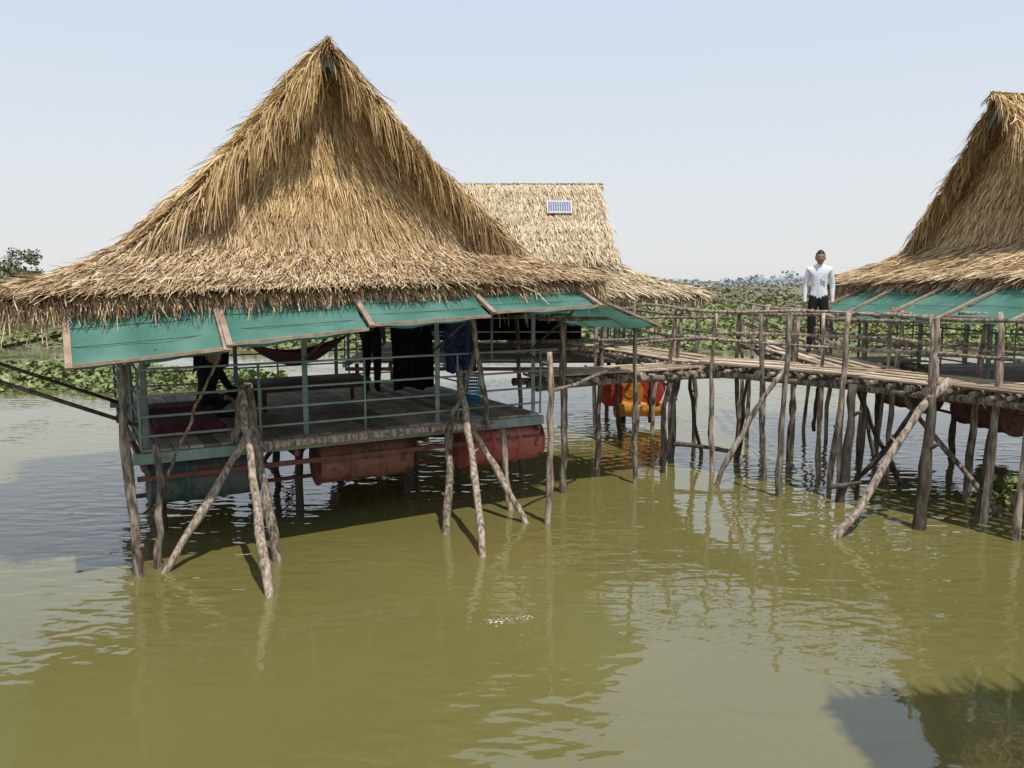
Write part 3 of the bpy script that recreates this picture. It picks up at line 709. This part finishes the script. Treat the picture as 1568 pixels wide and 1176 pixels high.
F = np.stack([i * na + j, (i + 1) * na + j, (i + 1) * na + j2, i * na + j2], -1).reshape(-1, 4)
M_ground = nmat('marsh_ground', [(.3, (.10, .11, .06)), (.5, (.16, .16, .09)), (.7, (.24, .21, .14))], scale=.35, rough=.95, detail=10)
mesh_np('ground', V, F, M_ground, smooth=True)

def leaves(P, size, flat=.5, asp=.7):
    n = len(P); size = size.reshape(-1, 1)
    N = rng.normal(0, 1, (n, 3)); N[:, 2] = np.abs(N[:, 2]) + flat; N = norm(N)
    A = norm(np.cross(N, rng.normal(0, 1, (n, 3)))); B = np.cross(N, A)
    v = np.stack([P - A * size, P - B * size * asp - A * size * .1, P + A * size, P + B * size * asp - A * size * .1], 1)
    return v.reshape(-1, 3), np.arange(n * 4).reshape(-1, 4)
n = 230000; yy = 17 * (95 / 17) ** rng.random(n); xx = yy * rng.uniform(-.85, .85, n)
h = gh(xx, yy); k = h > -.005; xx, yy, h = xx[k], yy[k], h[k]
k = rng.random(len(xx)) < .5; xx, yy, h = xx[k], yy[k], h[k]
sz = (.035 + .0028 * yy) * rng.uniform(.7, 1.4, len(xx)); bumpy = np.clip(.5 + sines(xx, yy, 66, .8), 0, 1.5)
zz = h + rng.random(len(xx)) * (.12 + .18 * bumpy)
V, F = leaves(np.stack([xx, yy, zz], -1), sz, .5)
M_hya = island_mat('hyacinth_leaf', [(0, (.09, .14, .035)), (.4, (.16, .235, .07)), (.8, (.24, .31, .11)), (1, (.36, .35, .19))], wscale=.09, wcol=(.95, .70, .75), wamt=1.0, rough=.5)
mesh_np('water_hyacinth', V, F, M_hya)
m = 260; P = np.stack([rng.normal(6.55, .3, m), rng.normal(9.75, .2, m), rng.random(m) * .3], -1)
V, F = leaves(P, rng.uniform(.05, .09, m), .3); mesh_np('water_plant', V, F, M_hya)

def clumps(C, R, per, size, squash=.8):
    Cn = np.repeat(C, per, 0); Rn = np.repeat(R, per)[:, None]
    d = norm(rng.normal(0, 1, (len(Cn), 3))) * rng.random((len(Cn), 1)) ** .4; d[:, 2] *= squash
    return Cn + d * Rn
n = 1300; yy = rng.uniform(80, 240, n); xx = yy * rng.uniform(-.85, .85, n); k = sines(xx, yy, 77, .05) > -.2; xx, yy = xx[k], yy[k]
hh = rng.uniform(.25, .85, len(xx)); C = np.stack([xx, yy, .25 + hh * .5], -1)
P = clumps(C, hh * 1.4, 45, None, .6); P[:, 0] += rng.normal(0, .7, len(P)); V, F = leaves(P, rng.uniform(.14, .30, len(P)) * (.6 + P[:, 1] / 200), .4)
M_shrub = island_mat('shrub_leaf_hazed', [(0, (.12, .12, .08)), (.5, (.19, .18, .11)), (1, (.29, .26, .18))], wscale=.03, wcol=(1, .85, .75), wamt=.9)  # leaf colours paled to carry some distance haze
mesh_np('shrub_thicket', V, F, M_shrub)
n = 460; a = rng.uniform(-.9, .9, n); yy = rng.uniform(330, 620, n); xx = a * yy; gl = np.clip(.7 + 1.2 * sines(a * 100, a * 40, 88, .25), .2, 2.1)
hh = rng.uniform(1.3, 3.0, n) * gl; C = np.stack([xx, yy, hh * .9], -1)
P = clumps(C, hh * 1.6, 60, None, .8); V, F = leaves(P, rng.uniform(.5, 1.1, len(P)), .2)
M_far = island_mat('distant_leaf_hazed', [(0, (.30, .36, .38)), (1, (.40, .46, .47))], wscale=.02, wamt=.3)  # pale bluish leaves: aerial haze painted into the base colour
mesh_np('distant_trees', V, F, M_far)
n = 900; yy = rng.uniform(240, 700, n); xx = yy * rng.uniform(-.9, .9, n); hh = rng.uniform(.6, 1.2, n); C = np.stack([xx, yy, hh * .8], -1)
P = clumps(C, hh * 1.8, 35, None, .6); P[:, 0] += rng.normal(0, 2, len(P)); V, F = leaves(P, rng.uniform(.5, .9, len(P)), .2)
mesh_np('distant_shrubs', V, F, island_mat('far_shrub_leaf_hazed', [(0, (.26, .27, .23)), (1, (.36, .36, .31))], wscale=.02, wamt=.4))  # far shrubs also have the haze mixed into their leaf colour
M_leaf = island_mat('tree_leaf', [(0, (.08, .10, .05)), (.5, (.15, .18, .09)), (1, (.23, .26, .15))], wscale=.5, wamt=.5)
for (x, y, ht) in ((-36.0, 57, 5.2), (-38.5, 59, 5.4), (-34.0, 56, 4.5), (-42.0, 61, 5.6), (-32.6, 62, 3.6)):
    par = empty('tree', (x, y, 0)); tk = MB(); Cs = []; Rs = []
    base = Vector((x, y, 0))
    for k in range(8):
        th = random.uniform(0, 6.28); sp_ = random.uniform(.5, 1.9); tip = base + Vector((math.cos(th) * sp_, math.sin(th) * sp_, ht * random.uniform(.45, .9)))
        tk.stick(base + Vector((random.uniform(-.1, .1), 0, -.2)), tip, .09, .025, .08)
        for s in range(6):
            f = random.uniform(.3, 1.0); c = base.lerp(tip, f); t2 = c + Vector((random.gauss(0, .7), random.gauss(0, .7), random.uniform(0, .5)))
            tk.stick(c, t2, .03, .01, .05, n=4, seg=5); Cs.append(tuple(t2)); Rs.append(random.uniform(.35, .8))
    tk.obj('trunk_and_limbs', [M_bark], par)
    P = clumps(np.array(Cs), np.array(Rs), 85, None, .7); V, F = leaves(P, rng.uniform(.07, .15, len(P)), .1)
    mesh_np('crown', V, F, M_leaf, par)

# ------------------------------------------------------------------ water
m, nt, b = new_mat('muddy_water')
tc = nt.nodes.new('ShaderNodeTexCoord')
def mapn(sc, rot=0):
    mp = nt.nodes.new('ShaderNodeMapping'); mp.inputs['Scale'].default_value = sc; mp.inputs['Rotation'].default_value = (0, 0, rot)
    nt.links.new(tc.outputs['Object'], mp.inputs[0]); return mp
def noi(mp, s, d, dist=0):
    n = nt.nodes.new('ShaderNodeTexNoise'); n.inputs['Scale'].default_value = s; n.inputs['Detail'].default_value = d; n.inputs['Distortion'].default_value = dist
    nt.links.new(mp.outputs[0], n.inputs['Vector']); return n
n1 = noi(mapn((1, 2.2, 1), .25), 2.4, 1, .3); n2 = noi(mapn((1, 1.6, 1), -.3), 8, 1); nm = noi(mapn((1, 1, 1)), .35, 2)
rm = ramp(nt, [(.40, (.12, .12, .12)), (.60, (1, 1, 1))]); nt.links.new(nm.outputs['Fac'], rm.inputs[0])
mu = nt.nodes.new('ShaderNodeMath'); mu.operation = 'MULTIPLY_ADD'; mu.inputs[1].default_value = .15
nt.links.new(n2.outputs['Fac'], mu.inputs[0]); nt.links.new(n1.outputs['Fac'], mu.inputs[2])
bp = nt.nodes.new('ShaderNodeBump'); bp.inputs['Distance'].default_value = .022
nt.links.new(rm.outputs[0], bp.inputs['Strength'])
nt.links.new(mu.outputs[0], bp.inputs['Height']); nt.links.new(bp.outputs[0], b.inputs['Normal'])
nc = noi(mapn((1, 1, 1)), .25, 4); rc = ramp(nt, [(.3, (.130, .118, .038)), (.7, (.165, .146, .048))]); nt.links.new(nc.outputs['Fac'], rc.inputs[0])
nt.links.new(rc.outputs[0], b.inputs['Base Color']); b.inputs['Roughness'].default_value = .01; b.inputs['IOR'].default_value = 1.85
wv = MB(); S = 3400
wv.v = [Vector((-S, -S, 0)), Vector((S, -S, 0)), Vector((S, S, 0)), Vector((-S, S, 0))]; wv.f = [(0, 1, 2, 3)]; wv.m = [0]; wv.sm = [False]
wv.obj('water', [m])
P = np.stack([-.13 + rng.normal(0, .05, 60), 6.28 + rng.normal(0, .03, 60), np.full(60, .004)], -1); P[40:, 0] += .24; P[40:, 1] += .08
V, F = leaves(P, rng.uniform(.003, .012, 60), 60); mesh_np('pale_flakes', V, F, nmat('pale_flake', [(.3, (.6, .6, .5)), (.7, (.75, .75, .68))], 5))  # small pale flakes lying flat on the water

# ------------------------------------------------------------------ viewer's platform, with an unseen roof added to throw the shadow at lower right
sh = empty('platform_and_shadow_roof', (4, 1, 0)); st = Strands(); mb = MB()
patch(st, mb, [(3.05, -3, 4.6), (7, -3, 4.6), (3.0, 3.6, 4.0), (7.5, 4.0, 4.0)], 250, Lr=(.2, .4), W=.02)
fringe(st, (3.0, 3.6, 4), (7.5, 4.0, 4), (0, 1, 0), 2500, W=.015, Lr=(.05, .14)); fringe(st, (3.0, 3.6, 4), (3.05, -3, 4.6), (-1, 0, 0), 2500, W=.015, Lr=(.05, .14))
st.obj('thatch_straw', M_straw, sh); mb.obj('thatch_base', [M_strawbase], sh)
ps = MB()
for x, y in ((3.5, 3.0), (3.5, -2.5), (6.8, 3.0), (6.8, -2.5)): ps.stick((x, y, -.6), (x, y, 4.1), .06, .05, .01)
for k in range(40): ps.box((2.5, 1.0 - k * .15, 1.25), (9, .14, .03), (1, 0, 0), (0, 1, 0), 1)
for x, y in ((-1.8, .9), (1.5, .9), (-1.8, -4), (1.5, -4)): ps.stick((x, y, -.6), (x, y, 1.22), .06, .05, .01)
ps.obj('platform', [M_bark, M_plankd], sh)

# ------------------------------------------------------------------ light, world, camera
el = math.radians(67); sd = Vector((.52 * math.cos(el), -.85 * math.cos(el), math.sin(el))).normalized()
sun = bpy.data.lights.new('sun', 'SUN'); sun.energy = 4.2; sun.angle = math.radians(.8); sun.color = (1, .95, .87)
so = bpy.data.objects.new('sun', sun); COL.objects.link(so); so.rotation_euler = sd.to_track_quat('Z', 'Y').to_euler(); so.location = (0, 0, 20)
w = bpy.data.worlds.new('World'); scene.world = w; w.use_nodes = True; wt = w.node_tree
bg = wt.nodes['Background']; sk = wt.nodes.new('ShaderNodeTexSky'); sk.sky_type = 'NISHITA'; sk.sun_disc = False
sk.sun_elevation = el; sk.sun_rotation = math.atan2(sd.x, sd.y); sk.air_density = 1.0; sk.dust_density = 1.0; sk.ozone_density = 1.0; sk.altitude = 0
tcw = wt.nodes.new('ShaderNodeTexCoord'); sx = wt.nodes.new('ShaderNodeSeparateXYZ'); wt.links.new(tcw.outputs['Generated'], sx.inputs[0])
hz = ramp(wt, [(.0, (.84, .84, .84)), (.12, (.82, .85, .89)), (.35, (.70, .80, .95)), (1.0, (.54, .65, .88))]); wt.links.new(sx.outputs['Z'], hz.inputs[0])
scv = wt.nodes.new('ShaderNodeVectorMath'); scv.operation = 'SCALE'; scv.inputs['Scale'].default_value = 1 / .1; wt.links.new(hz.outputs[0], scv.inputs[0])
mxw = wt.nodes.new('ShaderNodeMix'); mxw.data_type = 'RGBA'; mxw.inputs[0].default_value = .84
wt.links.new(sk.outputs[0], mxw.inputs[6]); wt.links.new(scv.outputs[0], mxw.inputs[7])
wt.links.new(mxw.outputs[2], bg.inputs[0]); bg.inputs[1].default_value = .1
cam = bpy.data.cameras.new('camera'); cam.lens = 28.0; cam.sensor_width = 36; cam.clip_end = 8000; cam.clip_start = .05
co = bpy.data.objects.new('camera', cam); COL.objects.link(co); co.location = (0, 0, H); co.rotation_euler = (math.radians(90 - 7.4), 0, 0)
scene.camera = co
scene.view_settings.view_transform = 'Standard'; scene.view_settings.look = 'None'; scene.view_settings.exposure = 0
